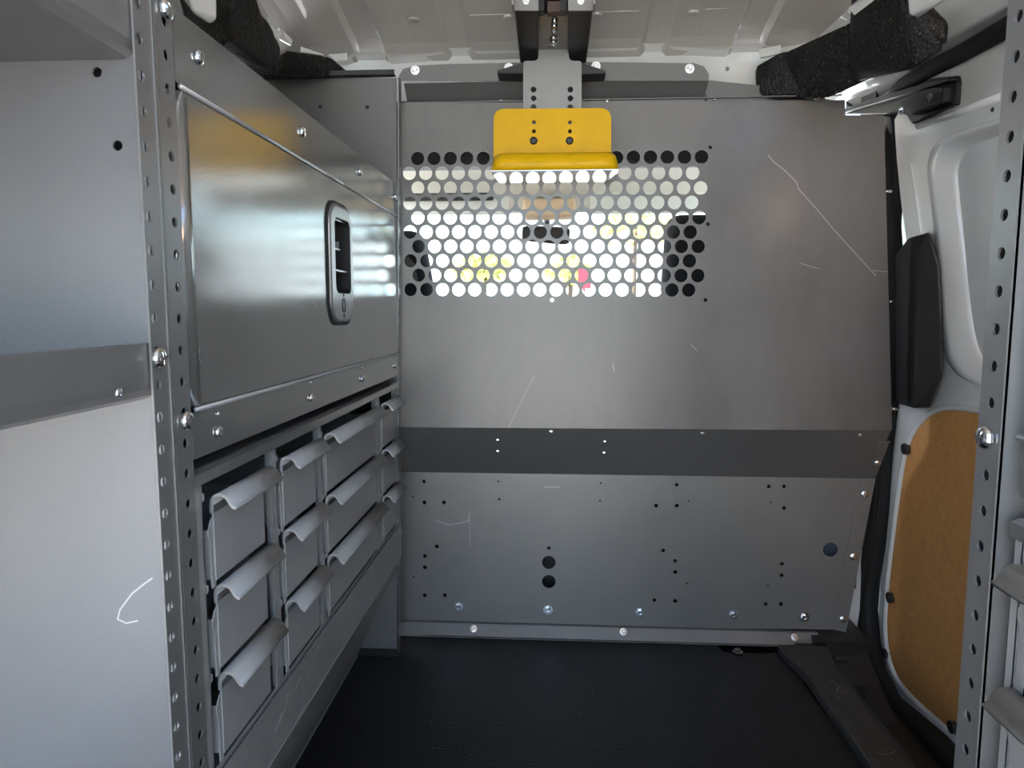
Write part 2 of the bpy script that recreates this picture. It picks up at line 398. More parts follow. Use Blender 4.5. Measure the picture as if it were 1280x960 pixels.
# body pillar behind the partition's right edge, and rubber seal around the door opening
pil = MB().box((.60, 1.69, -.12), (.80, 1.72, .56)).build('trim_2', M_white); struct(pil)
sil_ = [(1116, 150), (1117, 200), (1121, 250), (1127, 290), (1131, 350), (1131, 430), (1126, 510), (1121, 560), (1118, 600), (1114, 640), (1109, 680), (1102, 720), (1099, 760), (1102, 800), (1110, 840), (1131, 880), (1188, 930)]
path = [cast(a-16, b, X=.775-.045*max(0, (600-b)/450)) for a, b in sil_]
path += [path[-1]+Vector((0, -.3, .0)), path[-1]+Vector((0, -.8, .0))]
mb = MB(); mb.tube(path, .0255, 12, 1.0, (1, .02, 0))
mb.tube([p+Vector((-.018, -.018, 0)) for p in path[7:15]], .006, 8)
seal = mb.build('trim_3', M_rub); struct(seal)

bp = MB().box((.50, 1.69, .38), (.80, 1.72, 1.17)).build('trim_15', M_blk); struct(bp)  # black pillar trim, widened unseen behind the partition to block cab light
# ================================================================== SLIDING DOOR (right)
def chaikin(L, k=2):
    for _ in range(k):
        o = [L[0]]
        for a, b in zip(L, L[1:]):
            o += [(a[0]*.75+b[0]*.25, a[1]*.75+b[1]*.25), (a[0]*.25+b[0]*.75, a[1]*.25+b[1]*.75)]
        L = o+[L[-1]]
    return L
def dpx(pts): return [DO.px(*p) for p in pts]
YB = -.62                                                  # u of the rear end of the modelled door
edge = dpx([(1118, 150), (1121, 200), (1126, 250), (1133, 300), (1135, 400), (1127, 480), (1119, 540), (1106, 640), (1098, 720), (1096, 780), (1101, 820), (1113, 850), (1130, 872), (1195, 940)])
vtop = DO.px(1195, 112)
outline = [(YB, edge[-1][1]-.002), (YB, 1.33), (-1.25, 1.30), (-1.52, 1.265)] + edge
w_out = dpx([(1248, 149), (1196, 163), (1172, 176), (1163, 192), (1160, 214), (1164, 243), (1169, 285), (1173, 340), (1176, 397), (1180, 443), (1197, 470), (1226, 484)])
w_in = dpx([(1248, 166), (1212, 180), (1198, 190), (1190, 204), (1187, 218), (1190, 246), (1194, 285), (1199, 340), (1204, 390), (1212, 432), (1221, 452), (1234, 464)])
l_out = dpx([(1224, 509), (1188, 504), (1164, 510), (1145, 528), (1132, 552), (1124, 590), (1112, 680), (1105, 745), (1103, 795), (1110, 838), (1127, 868), (1195, 928)])
l_in = dpx([(1224, 517), (1188, 512), (1166, 517), (1149, 534), (1137, 557), (1130, 592), (1118, 680), (1111, 745), (1109, 793), (1116, 832), (1132, 861), (1195, 917)])
w_out, w_in, l_out, l_in = [chaikin(q) for q in (w_out, w_in, l_out, l_in)]
def closeit(L, du=0, top=0, bot=0):
    return [(YB-.03+du, L[0][1]+top)] + L + [(YB-.03+du, L[-1][1]+bot)]
w_outc, w_inc = closeit(w_out, 0, .0), closeit(w_in, 0)
l_outc, l_inc = closeit(l_out), closeit(l_in)
mb = MB()
mb.sheet(DO, outline, [w_outc, l_outc], .02)
def ringp(L, n): return [DO.pt(u, v, n) for u, v in L]
def lerp(A, B, t): return [(a[0]*(1-t)+b[0]*t, a[1]*(1-t)+b[1]*t) for a, b in zip(A, B)]
mb.loft([ringp(w_outc, 0), ringp(lerp(w_outc, w_inc, .08), .006), ringp(lerp(w_outc, w_inc, .45), .007), ringp(lerp(w_outc, w_inc, .6), -.004), ringp(lerp(w_outc, w_inc, .92), -.006), ringp(w_inc, -.014)])
mb.sheet(DO.at(-.014), w_inc, (), .004)
mb.loft([ringp(l_outc, 0), ringp(lerp(l_outc, l_inc, .3), .006), ringp(lerp(l_outc, l_inc, .9), .006), ringp(l_inc, -.006)])
door = mb.build('door_1', M_white); struct(door)
MB().box((.835, .60, -.25), (.845, 1.80, 1.44)).box((.66, .60, 1.41), (.845, 1.80, 1.42)).build('outer_skin', M_white, door)
# stiffening ridge and creases
cr = MB(); cr.tube([DO.pt(*DO.px(a, b), .001) for a, b in ((1141, 205), (1146, 240), (1152, 280), (1157, 320))], .004, 8)
cr.tube([DO.pt(*DO.px(a, b), -.001) for a, b in ((1148, 157), (1200, 140), (1250, 122))], .008, 8)
cr.build('crease', M_white, door)
MB().sheet(DO.at(.0015), l_inc, (), .005).build('hardboard_panel', M_mdf, door)
for a, b in ((1136, 561), (1116, 747), (1110, 817), (1195, 909)):
    u, v = DO.px(a, b); c = MB(); c.sheet(DO.at(.012), circ(u, v, .0125, 14), (), .014); c.build('clip', M_blk, door, bevel=.003)
# latch housing: flat face toward the load space, slanted face toward the pillar
def dp(a, b, n): return DO.pt(*DO.at(n).px(a, b), n)
lat = hull([dp(1160, 291, .045), dp(1149, 312, .052), dp(1172, 335, .045), dp(1177, 430, .045), dp(1176, 470, .045), dp(1150, 345, .052), dp(1147, 440, .052), dp(1163, 508, .04), dp(1141, 510, .05),
            dp(1135, 298, .03), dp(1113, 326, .005), dp(1116, 420, .005), dp(1118, 503, .005), dp(1162, 290, .0), dp(1175, 330, 0), dp(1178, 470, 0), dp(1163, 510, 0)], 'latch_housing', M_blk, door, .005, 2)
# grab recess in the slanted face
P = [dp(1121, 352, .024), dp(1142, 352, .047), dp(1142, 421, .047), dp(1122, 421, .024)]
mb = MB(); C = sum(P, Vector())/4
nrm = (P[1]-P[0]).cross(P[3]-P[0]).normalized(); nrm = nrm if nrm.y < 0 else -nrm
P = [p+nrm*.004 for p in P]; C = C+nrm*.004; out_ = [p+nrm*.006 for p in P]; inn = [C+(p-C)*.84+nrm*.008 for p in P]; dee = [C+(p-C)*.80+nrm*.0005 for p in P]
mb.loft([[p for p in P], out_, inn, dee], smooth=False); mb.add(dee, [(0, 1, 2, 3)])
mb.build('grab_recess', mat('satin_black_plastic', (.05, .05, .052), .3), lat)
# upper hinge arm and its bolts
HG = Frame((.735, 0, 0), (0, -1, 0), (0, 0, 1))
mb = MB()
mb.sheet(HG, [HG.px(*p) for p in ((1057, 126), (1062, 133), (1106, 122), (1130, 112), (1165, 98), (1194, 95), (1195, 104), (1192, 131), (1140, 155), (1132, 144), (1122, 141), (1105, 143), (1057, 143))], (), .022)
mb.sheet(HG.at(.012), [HG.px(*p) for p in ((1060, 136), (1110, 119), (1165, 102), (1195, 97), (1194, 102), (1168, 110), (1110, 127), (1060, 141))], (), .014)
mb.sheet(HG.at(.016), [HG.px(*p) for p in ((1130, 130), (1160, 112), (1190, 108), (1188, 128), (1150, 143))], (), .018)
hg = mb.build('hinge_arm', M_enam, door, bevel=.002, seg=1)
bolts_px(hg, HG, [(1174, 121), (1137, 139)], .0085, HEX, 'bolt', .016)
bolts_px(door, DO, [(1241, 137)], .004, PAND, 'plug')
# cant rail above the door and rubber strip along it
mb = MB()
Lr = [(1040, 123, .72), (1100, 96, .72), (1160, 66, .725), (1220, 34, .73), (1285, -2, .735), (1400, -70, .74)]
top_ = [cast(a, b-7, X=x-.02) for a, b, x in Lr]; mid_ = [cast(a, b, X=x-.005) for a, b, x in Lr]; bot_ = [cast(a+4, b+8, X=x+.015) for a, b, x in Lr]; bo2 = [cast(a+12, b+22, X=x+.03) for a, b, x in Lr]; tp2 = [p+Vector((-.025, 0, .10)) for p in top_]
mb.loft([tp2, top_, mid_, bot_, bo2], close=False)
mb.v += []
rail = mb.build('trim_4', M_white, fix=False); struct(rail)
so = rail.modifiers.new('thickness', 'SOLIDIFY'); so.thickness = .006; so.offset = 1
mb = MB(); mb.tube([cast(1104, 124, X=.738), cast(1130, 106, X=.738), cast(1160, 88, X=.738), cast(1200, 68, X=.738), cast(1257, 36, X=.738), cast(1400, -48, X=.738)], [.006, .016, .017, .017, .0175, .0175], 10, 1., (1, 0, 0))
rs = mb.build('trim_5', M_rub); struct(rs)

# ================================================================== STEP AND SILL (right)
mb = MB()
sil = [(.5105, 1.548), (.515, 1.50), (.532, 1.42), (.532, .2), (.602, .2), (.602, 1.42), (.615, 1.50), (.628, 1.548)]
FL = Frame((0, 0, .022), (1, 0, 0), (0, 1, 0))
mb.sheet(FL, [(sil[i][0], sil[i][1]) for i in (3, 4, 5, 6, 7, 0, 1, 2)], (), .026)
sill = mb.build('trim_6', M_sill, bevel=.004); struct(sill)
mb = MB()
mb.fold([(.60, .016), (.625, -.03), (.645, -.098), (.66, -.105), (.80, -.112)], (1, 0, 0), (0, 0, 1), (0, 1, 0), .2, 1.50, .01)
for k in range(6): mb.box((.668+k*.014, .2, -.11), (.675+k*.014, 1.42, -.1045))
# moulded end of the step
mb.add([(.62, 1.50, .018), (.70, 1.52, .018), (.62, 1.62, .03), (.715, 1.62, .03), (.64, 1.42, -.10), (.735, 1.44, -.10), (.745, 1.64, -.09), (.60, 1.42, .016)],
       [(0, 1, 3, 2), (0, 4, 5, 1), (1, 5, 6, 3), (7, 4, 0)])
mb.box((.56, 1.40, -.10), (.645, 1.60, .012)); mb.box((.60, 1.56, -.12), (.725, 1.688, .028)); mb.box((.55, .2, -.2), (.80, 1.70, -.125))
step = mb.build('trim_7', M_blk); struct(step)

# floor mat, cut out around a tie-down recess
pts = [cast(*p, Z=.005) for p in ((888, 800), (905, 815), (925, 821), (950, 821), (968, 815), (985, 832), (1003, 852), (1016, 872), (1088, 962))]
mo = [(-.62, 1.60)] + [(-.62, -.44), (.525, -.44)] + [(p.x, p.y) for p in pts[::-1]] + [(.33, 1.60)]
MF = Frame((0, 0, .005), (1, 0, 0), (0, 1, 0))
fm = MB().sheet(MF, mo, (), .006).build('rubber_floor_mat', M_mat)
tag(fm, 'black leather-grained rubber mat covering the van floor', 'mat')
bolts = bolt(fl, cast(922, 815, Z=0), (0, 0, 1), .012, HEX)

# ================================================================== PARTITION
bk = thing('bulkhead_partition', 'grey sheet-metal partition with rows of round see-through holes facing the load space', 'partition', (0, 1.6, 0))
holes = []
rowsL = [(522, 198), (511.7, 216.5), (522.3, 235), (512, 254), (522.3, 272), (512.6, 290), (523, 308), (513, 326), (523.2, 344), (513, 362)]
rowsR = [(877, 196), (865.8, 216), (875.8, 235), (864.5, 253), (874, 272), (863, 290), (873, 308), (862, 326), (872.5, 344.5), (861, 362.5)]
a0, b0 = UP.px(*rowsL[0]); a1, _ = UP.px(*rowsR[0]); pit = (a1-a0)/17
for (l, r_) in zip(rowsL, rowsR):
    ul, vl = UP.px(*l); ur, vr = UP.px(*r_); n = 17
    for k in range(n+1): holes.append(circ(ul+(ur-ul)*k/n, vl+(vr-vl)*k/n, .0141, 18))
for p in ((888, 184), (885, 280), (690, 375), (882, 375)): holes.append(hole_px(UP, *p, 2.6, 8))
out = [UP.px(*p) for p in ((488, 534), (1115, 538), (1105, 144), (1057, 144), (1056, 125), (488, 129))]
up_s = MB().sheet(UP, out, holes, .0015).build('perforated_sheet', M_up, bk)
e = MB(); e.fold([(1.5015, UP.px(500, 129)[1]+.002), (1.5015, UP.px(500, 129)[1]), (1.512, UP.px(500, 129)[1]+.001)], (0, 1, 0), (0, 0, 1), (1, 0, 0), -.318, .58, .001); e.build('hem', M_band, bk)
# down-facing band
zb, zl = .524, .397
BD = Frame((0, 1.50, zb), (1, 0, 0), (0, -(1.60-1.50), zb-zl)); BL = math.hypot(.10, zb-zl)
bh = [hole_px(BD, *p, 1.6, 8) for p in ((622, 550), (622, 564), (756, 552), (755, 566))]
MB().sheet(BD, [(-.362, -BL), (.722, -BL), (.712, 0), (-.338, 0)], bh).build('angled_band', M_band, bk)
tabp = [BD.px(*p) for p in ((1096, 553), (1112, 551), (1094, 597), (1081, 597))]
MB().sheet(BD.at(.002), tabp, (), .0015).build('band_tab', M_band, bk)
bolts_px(bk, BD, [(1095, 578)], .009, PAN, n=.002)
# lower sheet
small = [(530, 602), (530.5, 628), (555, 628), (546, 683), (531, 695), (531, 709), (531, 744), (556, 744), (846, 606), (820, 632), (846, 632), (686, 685), (829, 688), (844, 701), (844, 715), (818, 750), (844, 751), (957, 755), (961, 608), (980, 608), (980, 635), (977.5, 705), (977, 719), (976, 755)]
tiny = [(516, 621), (623, 602), (624, 624), (517, 721), (751, 604), (750, 626), (861, 626), (859, 729), (963, 628), (960, 732)]
lh = [hole_px(LO, *p, 2.5, 10) for p in small] + [hole_px(LO, *p, 1.4, 8) for p in tiny] + [hole_px(LO, 686, 703, 8.6, 20), hole_px(LO, 686, 727, 8.6, 20), hole_px(LO, 1038, 687, 9.3, 20)]
zbm = LO.px(500, 779)[1]
MB().sheet(LO, [LO.px(500, 781), LO.px(1042, 787), LO.px(1076, 598), LO.px(500, 590)], lh).build('kick_sheet', M_lo, bk)
MB().sheet(LO.at(.002), [LO.px(*p) for p in ((1040, 786), (1057, 790), (1094, 598), (1075, 598))]).build('side_flange', M_lo, bk)
MB().box((-.42, 1.66, .0), (.62, 1.665, .37)).build('hole_blackout', M_blk, bk)  # black sheet added behind the lower sheet so its holes stay dark
MB().box((.565, 1.64, .12), (.72, 1.645, .30)).build('backing_plate', mat('blue_grey_paint', (.06, .08, .12), .5), bk)
bolts_px(bk, LO, [(1080, 617), (1066, 695), (1053, 773)], .0095, PAN, n=.002)
bolts_px(bk, LO, [(573, 758), (685, 762), (800, 765), (916, 768), (1005, 771)], .0115, HEX)
mb = MB(); mb.fold([(1.598, LO.px(500, 777)[1]+.004), (1.590, .030), (1.574, .007), (1.566, .0065)][::-1], (0, 1, 0), (0, 0, 1), (1, 0, 0), -.367, .617, .0015)
ff_ = mb.build('foot_flange', M_band, bk)
FT = Frame((0, 1.574, .007), (1, 0, 0), (0, .016, .023))
bolts_px(bk, FT, [(592, 786), (779, 790), (993, 797)], .0085, HEX, n=.0015)
bolts_px(bk, Frame((0, 1.51, zb-.008), (1, 0, 0), (0, 0, 1)), [(689, 538), (878, 540), (1075, 542)], .006, PAN, 'screw')
SE = Frame((.690, 0, 0), (0, 1, 0), (0, 0, 1))
for a, b in ((1108, 238), (1113, 377), (1117, 512)):
    p = UP.pt(*UP.px(a, b), -.012); bolt(bk, p, (1, 0, 0), .006, HEX, 'screw'); MB().tube([p, p+Vector((.016, 0, 0))], .003, 8).build('stud', M_zinc, bk)
# header bracket above
HB = Frame((0, 1.50, 0), (1, 0, 0), (0, 0, 1))
zt = [HB.px(*p) for p in ((499, 101), (886, 101), (886, 92), (880, 83), (868, 79), (700, 77), (560, 80), (520, 82), (504, 86), (499, 94))]
MB().sheet(HB, zt, ()).build('header_strip', M_band, bk)
mb = MB(); mb.fold([(1.5015, 1.2505), (1.52, 1.235), (1.535, 1.222), (1.54, 1.16)], (0, 1, 0), (0, 0, 1), (1, 0, 0), -.318, .312, .0015); mb.build('header_return', M_band, bk)
MB().sheet(HB.at(-.045), [HB.at(-.045).px(*p) for p in ((884, 127), (1040, 125), (1000, 118), (960, 108), (884, 100))]).build('header_gusset', M_band, bk)
bolts_px(bk, HB, [(519, 88), (745, 83), (862, 86), (636, 85)], .0095, HEX)
bolts_px(bk, Frame((0, 1.51, 0), (1, 0, 0), (0, 0, 1)), [(627, 126.5), (759, 126), (893, 124), (1020, 123)], .0045, PAN, 'screw')

# ================================================================== CENTRE ROOF RAIL AND YELLOW STOP
cr = thing('roof_rail', 'grey steel centre rail of two tubes running along the roof above the yellow stop', 'rail', (-.01, 1.4, 1.29))
for a0, a1, b0_, b1_ in ((643, 672, 650, 673), (711, 741, 709, 733)):
    y0, y1 = 1.30, 1.475
    n0, n1 = cast(a0, 14, Y=y0), cast(a1, 14, Y=y0); f0, f1 = cast(b0_, 79, Y=y1), cast(b1_, 79, Y=y1)
    h = Vector((0, 0, .055)); B2 = Vector((0, -.5, .07))
    mb = MB(); mb.add([n0, n1, f1, f0, n0+h, n1+h, f1+h, f0+h], [(0, 1, 2, 3), (4, 7, 6, 5), (0, 4, 5, 1), (3, 2, 6, 7), (0, 3, 7, 4), (1, 5, 6, 2)])
    mb.build('tube', M_dark, cr, bevel=.002, seg=1)
    # end cap, a bit wider with a flanged rim
    c0, c1 = cast(a0-1, 13, Y=1.297), cast(a1+1, 13, Y=1.297); EC = Frame((0, 1.297, 0), (1, 0, 0), (0, 0, 1))
    MB().sheet(EC, [(c0.x, c0.z), (c1.x, c1.z), (c1.x, c1.z+.06), (c0.x, c0.z+.06)], [hole_px(EC, (a0+a1)/2, 2, 2.6)], .003).build('end_cap', M_shelf, cr)
    ex = c0.x if a0 < 690 else c1.x
    MB().box((ex-.0015, 1.27, c0.z-.002), (ex+.0015, 1.30, c0.z+.06)).build('cap_flange', M_shelf, cr)
    bolt(cr, EC.pt(*EC.px((a0+a1)/2, 2), .001), (0, -1, 0), .006, HEX)
c0, c1 = cast(672, 17, Y=1.36), cast(712, 17, Y=1.36)
MB().box((c0.x, 1.34, c0.z+.016), (c1.x, 1.42, c0.z+.06)).build('centre_block', M_dark, cr, bevel=.003)
for a in (676, 704):
    q0 = cast(a, 0, Y=1.33); MB().box((q0.x-.006, 1.325, q0.z-.02), (q0.x+.006, 1.35, q0.z+.03)).build('guide', M_blk, cr)
q0 = cast(694, 9, Y=1.335); MB().box((q0.x-.014, 1.33, q0.z-.010), (q0.x+.014, 1.35, q0.z+.008)).build('roller', mat('brown_rubber', (.08, .05, .04), .6), cr)
# wings that carry the rail on the header
for a, b, c in ((622, 655, 655), (757, 726, 726)):
    p0, p1 = cast(a, 92, Y=1.46), cast(b, 80, Y=1.455); s_ = -1 if a < 690 else 1
    mb = MB(); x0, x1 = p0.x, p1.x; z0 = p0.z
    v = [(x0, 1.45, z0-.003), (x1, 1.45, z0-.004), (x1, 1.45, z0+.018), (x0, 1.45, z0+.003)]
    mb.add(v+[(q[0], 1.4985, q[2]) for q in v], [(0, 1, 2, 3), (7, 6, 5, 4), (0, 4, 5, 1), (1, 5, 6, 2), (2, 6, 7, 3), (3, 7, 4, 0)])
    mb.build('wing_bracket', M_dark, cr, bevel=.001, seg=1)

st = thing('ladder_stop', 'yellow powder-coated ladder stop hanging on a grey slotted plate below the roof rail', 'bracket', (-.007, 1.44, 1.1))
PL = Frame((0, 1.44, 0), (1, 0, 0), (0, 0, 1))
pp = [PL.px(*p) for p in ((654, 160), (727, 160), (727, 76), (711, 76), (711, 62), (673, 62), (673, 76), (654, 76))]
slot = rrect(PL.px(685, 0)[0], PL.px(0, 70)[1], PL.px(697, 0)[0], PL.px(0, 64)[1], .003, 3)
ph = [hole_px(PL, a, b, 3.6, 14) for a in (667, 713) for b in (112, 123, 134)]
mb = MB().sheet(PL, rpoly(pp, [0, 0, .007, .014, 0, 0, .014, .007]), [slot]+ph, .004)
# tongue leaning back to the rail
a_, b_ = cast(673, 62, Y=1.44), cast(711, 62, Y=1.44); c_, d_ = cast(715, 18, Y=1.365), cast(671, 18, Y=1.365)
tfr = Frame(a_, b_-a_, d_-a_ - (b_-a_)*((d_-a_).dot(b_-a_)/(b_-a_).length_squared)); Lh = (d_-a_).dot(tfr.V); Lw = (b_-a_).length; ins = (d_-a_).dot(tfr.U)
mb.sheet(tfr, [(0, 0), (Lw, 0), (Lw-ins, Lh), (ins, Lh)], [rrect(Lw*.31, .004, Lw*.66, Lh*.40, .003, 3)], .004)
mb.build('hanger_plate', M_shelf, st)
# adjuster rod through the slot
mb = MB(); r0, r1 = tfr.pt(Lw*.52, Lh*.98, .006), tfr.pt(Lw*.49, Lh*.02, -.006)
mb.tube([r0, r1], .0028, 8); L = r1-r0
for t0, t1, rr in ((.05, .14, .006), (.2, .42, .0065), (.44, .52, .0042), (.62, .72, .006), (.76, .86, .0066), (.9, .97, .005)): mb.tube([r0+L*t0, r0+L*t1], rr, 6)
mb.build('adjuster_rod', M_zinc, st)
# yellow stop
YB_ = Frame((0, 1.425, 0), (1, 0, 0), (0, 0, 1))
yo = [YB_.px(*p) for p in ((617, 200), (764, 200), (764, 135), (617, 136))]
yh = [hole_px(YB_, a, b, 2.6, 12) for a in (667.5, 712.5) for b in (153, 164)]
MB().sheet(YB_, rpoly(yo, [0, 0, .022, .022], 6), yh, .006).build('stop_plate', M_yel, st, bevel=0)
lip0, lip1 = cast(612.5, 200, Y=1.362), cast(775, 200, Y=1.362); zl0 = cast(690, 211, Y=1.362).z; zl1 = cast(690, 187, Y=1.37).z
rings = []
xa, xb = lip0.x, lip1.x; rc = .022
prof = [(1.424, zl1+.002), (1.40, zl1), (1.378, zl1-.004), (1.366, zl1-.013), (1.362, zl1-.024), (1.362, zl0), (1.368, zl0-.001), (1.47, zl0-.001), (1.424, zl0+.02)]
NS = 40
for k in range(NS+1):
    t = k/NS; x = xa+(xb-xa)*t; d = min(x-xa, xb-x); ins = rc-math.sqrt(max(0, rc*rc-(rc-min(d, rc))**2))
    drop = ins*.9
    rings.append([Vector((x, min(1.424, y+ins*(1 if y < 1.41 else .2)), max(zl0-.001, z-(drop if z > zl0+.002 else 0)))) for y, z in prof[:6]] + [Vector((x, 1.424, zl0-.0005))])
mb = MB(); mb.loft(rings); mb.add(rings[0], [tuple(range(7))]); mb.add(rings[-1], [tuple(range(7))[::-1]])
mb.build('stop_lip', M_yel, st)
un = [(xa+.002, 1.368), (xa+.001, 1.39), (xa+.008, 1.494), (xb-.020, 1.494), (xb-.001, 1.395), (xb-.002, 1.368)]
UF = Frame((0, 0, zl0-.002), (1, 0, 0), (0, -1, 0))
MB().sheet(UF, [(x, -y) for x, y in un], (), .0012).build('underside_plate', M_und, st)
bolts_px(st, YB_, [(667, 176), (712, 176)], .0078, PAND)
wm = MB(); u_, v_ = YB_.px(712, 176); wm.sheet(YB_.at(.0006), circ(u_, v_, .0125, 20), [circ(u_, v_, .0085, 20)], .001); wm.build('washer', M_yel, st)

# ================================================================== LEFT UPRIGHTS
def upright(label, fr, u0, u1, z0, z1, ua, zs, bolts, ridge_end, depth):
    t = thing('perforated_upright', label, 'upright', fr.pt((u0+u1)/2, 0))
    hs = [circ(ua, z, .0047, 10) for z in zs if z1-.01 > z > z0+.01]
    mb = MB().sheet(fr, rect(u0, z0, u1, z1), hs, .002)
    mb.build('perforated_flange', M_shelf, t)
    ur = u0 if ridge_end == 0 else u1
    RT = Frame(fr.pt(ur, 0), -fr.N, (0, 0, 1)) if True else None
    mb = MB(); a = fr.pt(ur, z0, .0012); b = fr.pt(ur, z1, .0012); d = fr.U*(.0022 if ridge_end == 0 else -.0022)
    mb.add([a, b, b+d, a+d, a-fr.N*depth, b-fr.N*depth, b-fr.N*depth+d, a-fr.N*depth+d], [(0, 1, 2, 3), (7, 6, 5, 4), (0, 4, 5, 1), (1, 5, 6, 2), (2, 6, 7, 3), (3, 7, 4, 0)])
    mb.build('return_flange', M_shelf, t)
    for z in bolts: bolt(t, fr.pt(ua, z, .001), fr.N, .0088)
    return t
def zl(a, b): return LF.px(a, b)[1]
p1 = (zl(172, 30)-zl(204, 577))/12.9; p1 = .02785
z_0 = zl(185, 270)
u1_ = upright('nearer of the two perforated grey uprights at left, beside the open shelf bay', LF, .5572, .5838, .01, 1.26, .5645, [z_0+k*p1 for k in range(-31, 16)], [zl(200, 447)], 1, .03)
z_1 = zl(219, 278)
u2_ = upright('farther of the two perforated grey uprights at left, carrying the locker', LF, .5852, .6150, .01, 1.26, .6035, [z_1+k*.0281 for k in range(-31, 16)], [zl(203, 10), zl(235, 525)], 0, .03)

# ================================================================== NEAR LEFT SHELF UNIT
su = thing('shelf_unit', 'open light grey shelf bay nearest the camera at far left', 'shelf', (-.55, .1, 0))
dh = [hole_px(DV, 121, 90, 6.2, 14), hole_px(DV, 147, 182, 6.2, 14), hole_px(DV, 116, 45, 5, 14)]
MB().sheet(DV, rect(-.78, .01, -.338, 1.25), dh, .002).build('divider_panel', M_div, su)
def tray(z, lip):
    XT = XL-.0032
    r = .016; arc = [(XT-r+r*math.cos(R(a)), z+r+r*math.sin(R(a))) for a in (-90, -70, -45, -20, 0)]
    prof = [(-.78, z+.10), (-.78, z)] + arc + [(XT, z+lip), (XT-.010, z+lip)]
    mb = MB(); mb.fold(prof, (1, 0, 0), (0, 0, 1), (0, 1, 0), -.40, .570, .0018)
    return mb.build('shelf_tray', M_shelf, su)
zt_ = cast(150, 66, X=-.345).z
tray(.7022, .0485); tray(zt_, .06)
bolts_px(su, LF, [(147, 491)], .004, None, 'rivet', .0005)

# ================================================================== LEFT LOCKER
lk = thing('locker_cabinet', 'grey steel locker with drop-down door and recessed latch above the left drawers', 'cabinet', (-.47, 1.04, .64))
Y0, Y1 = .6165, 1.468
zT, zD1, zD0, zB = 1.041, .9755, .686, .640
mb = MB(); mb.fold([(-.62, zB), (XL-.004, zB), (XL-.004, zB+.003)], (1, 0, 0), (0, 0, 1), (0, 1, 0), Y0, Y1, .0015)
mb.box((-.62, Y0, zB), (-.617, Y1, zT)); mb.box((-.62, Y0, zT-.003), (XL-.004, Y1, zT-.001)); mb.box((-.62, Y0, zB), (XL-.012, Y0+.0015, zT)); mb.box((-.62, Y1-.0015, zB), (XL-.006, Y1, zT))
mb.build('body', M_shelf, lk)
MB().sheet(LF, rpoly([(Y0, zD1+.002), (Y1, zD1+.002), (Y1, zT), (Y0, zT)], [.004, 0, 0, .004]), [], .0015).build('fascia', M_lock, lk)
MB().fold([(XL-.0015, zT-.002), (XL-.0045, zT+.0005), (-.62, zT+.0005)], (1, 0, 0), (0, 0, 1), (0, 1, 0), Y0, Y1, .0012).build('lid', M_lock, lk)
la = rrect(1.030, .772, 1.1245, .9275, .030, 5)
MB().sheet(LF, [(.632, zD0+.003), (Y1, zD0+.003), (Y1, zD1-.003), (.632, zD1-.003)], [rrect(1.036, .80, 1.121, .915, .012, 4)], .0015)\
    .fold([(-(XL-.012), .618), (-(XL-.010), .6185), (-(XL-.004), .622), (-(XL-.001), .627), (-XL, .632)], (-1, 0, 0), (0, 1, 0), (0, 0, 1), zD0+.003, zD1-.003, .0012, True).build('door', M_lock, lk, fix=False)
MB().sheet(LF, rpoly([(Y0, zB), (Y1, zB), (Y1, zD0-.002), (Y0, zD0-.002)], [.002, .03, 0, 0]), [], .0015).build('fascia', M_lock, lk)
for z, cuts in ((zD1, (1.018, 1.10)), (zD0, ())):
    ed = [Y0+.004] + list(cuts) + [Y1]
    for a, b in zip(ed, ed[1:]): MB().tube([(XL+.0006, a+.001, z), (XL+.0006, b-.001, z)], .0024, 10).build('hinge', M_edge, lk)
bolts_px(lk, LF, [(247, 72), (377, 165), (449, 215), (493, 246)], .0068, PAN, 'screw', .0008)
bolts_px(lk, LF, [(272, 540), (388, 497), (452, 473), (493, 457)], .0058, PAN, 'screw', .0008)
bolts_px(lk, LF, [(272, 517), (388, 478), (452, 460), (493, 447)], .0022, PAN, 'rivet', .0005)
# recessed latch
lt = MB(); o1, o2, i1 = rrect(1.018, .760, 1.132, .938, .034, 6), rrect(1.022, .764, 1.128, .934, .030, 6), rrect(1.039, .804, 1.118, .918, .013, 6)
lt.loft([[LF.pt(u, v, .0003) for u, v in o1], [LF.pt(u, v, .0035) for u, v in o1], [LF.pt(u, v, .0052) for u, v in o2]])
lt.sheet(LF.at(.0052), o2, [i1], .001)
ltc = lt.build('latch_plate', mat('latch_grey', (.30, .30, .29), .28, .6), lk, fix=False)
gk = MB(); gk.sheet(LF.at(.0022), rrect(1.012, .755, 1.134, .942, .036, 6), [o1], .0018); gk.build('gasket', M_rub, ltc)
rc_ = MB(); rc_.loft([[LF.pt(u, v, .0045) for u, v in i1], [LF.pt(u, v, -.028) for u, v in i1]]); rc_.sheet(LF.at(-.028), i1, (), .001); rc_.build('recess_cup', M_dark, ltc, fix=False)
for z in (.883, .848): pass
MB().box((XL-.026, 1.040, .838), (XL-.001, 1.117, .8405)).build('latch_bar', M_edge, ltc)
MB().box((XL-.026, 1.041, .872), (XL-.006, 1.1, .8745)).box((XL-.026, 1.041, .872), (XL-.008, 1.0435, .886)).box((XL-.026, 1.098, .872), (XL-.008, 1.1, .886)).build('paddle', M_edge, ltc)
em = MB(); em.sheet(LF.at(.0058), rrect(1.066, .775, 1.084, .797, .006, 4), [rrect(1.071, .779, 1.079, .793, .003, 3)], .0006)
for z in (.770, .802): em.sheet(LF.at(.0058), circ(1.075, z, .0035, 10), [circ(1.075, z, .0015, 8)], .0006)
em.build('emblem', M_blk, ltc)

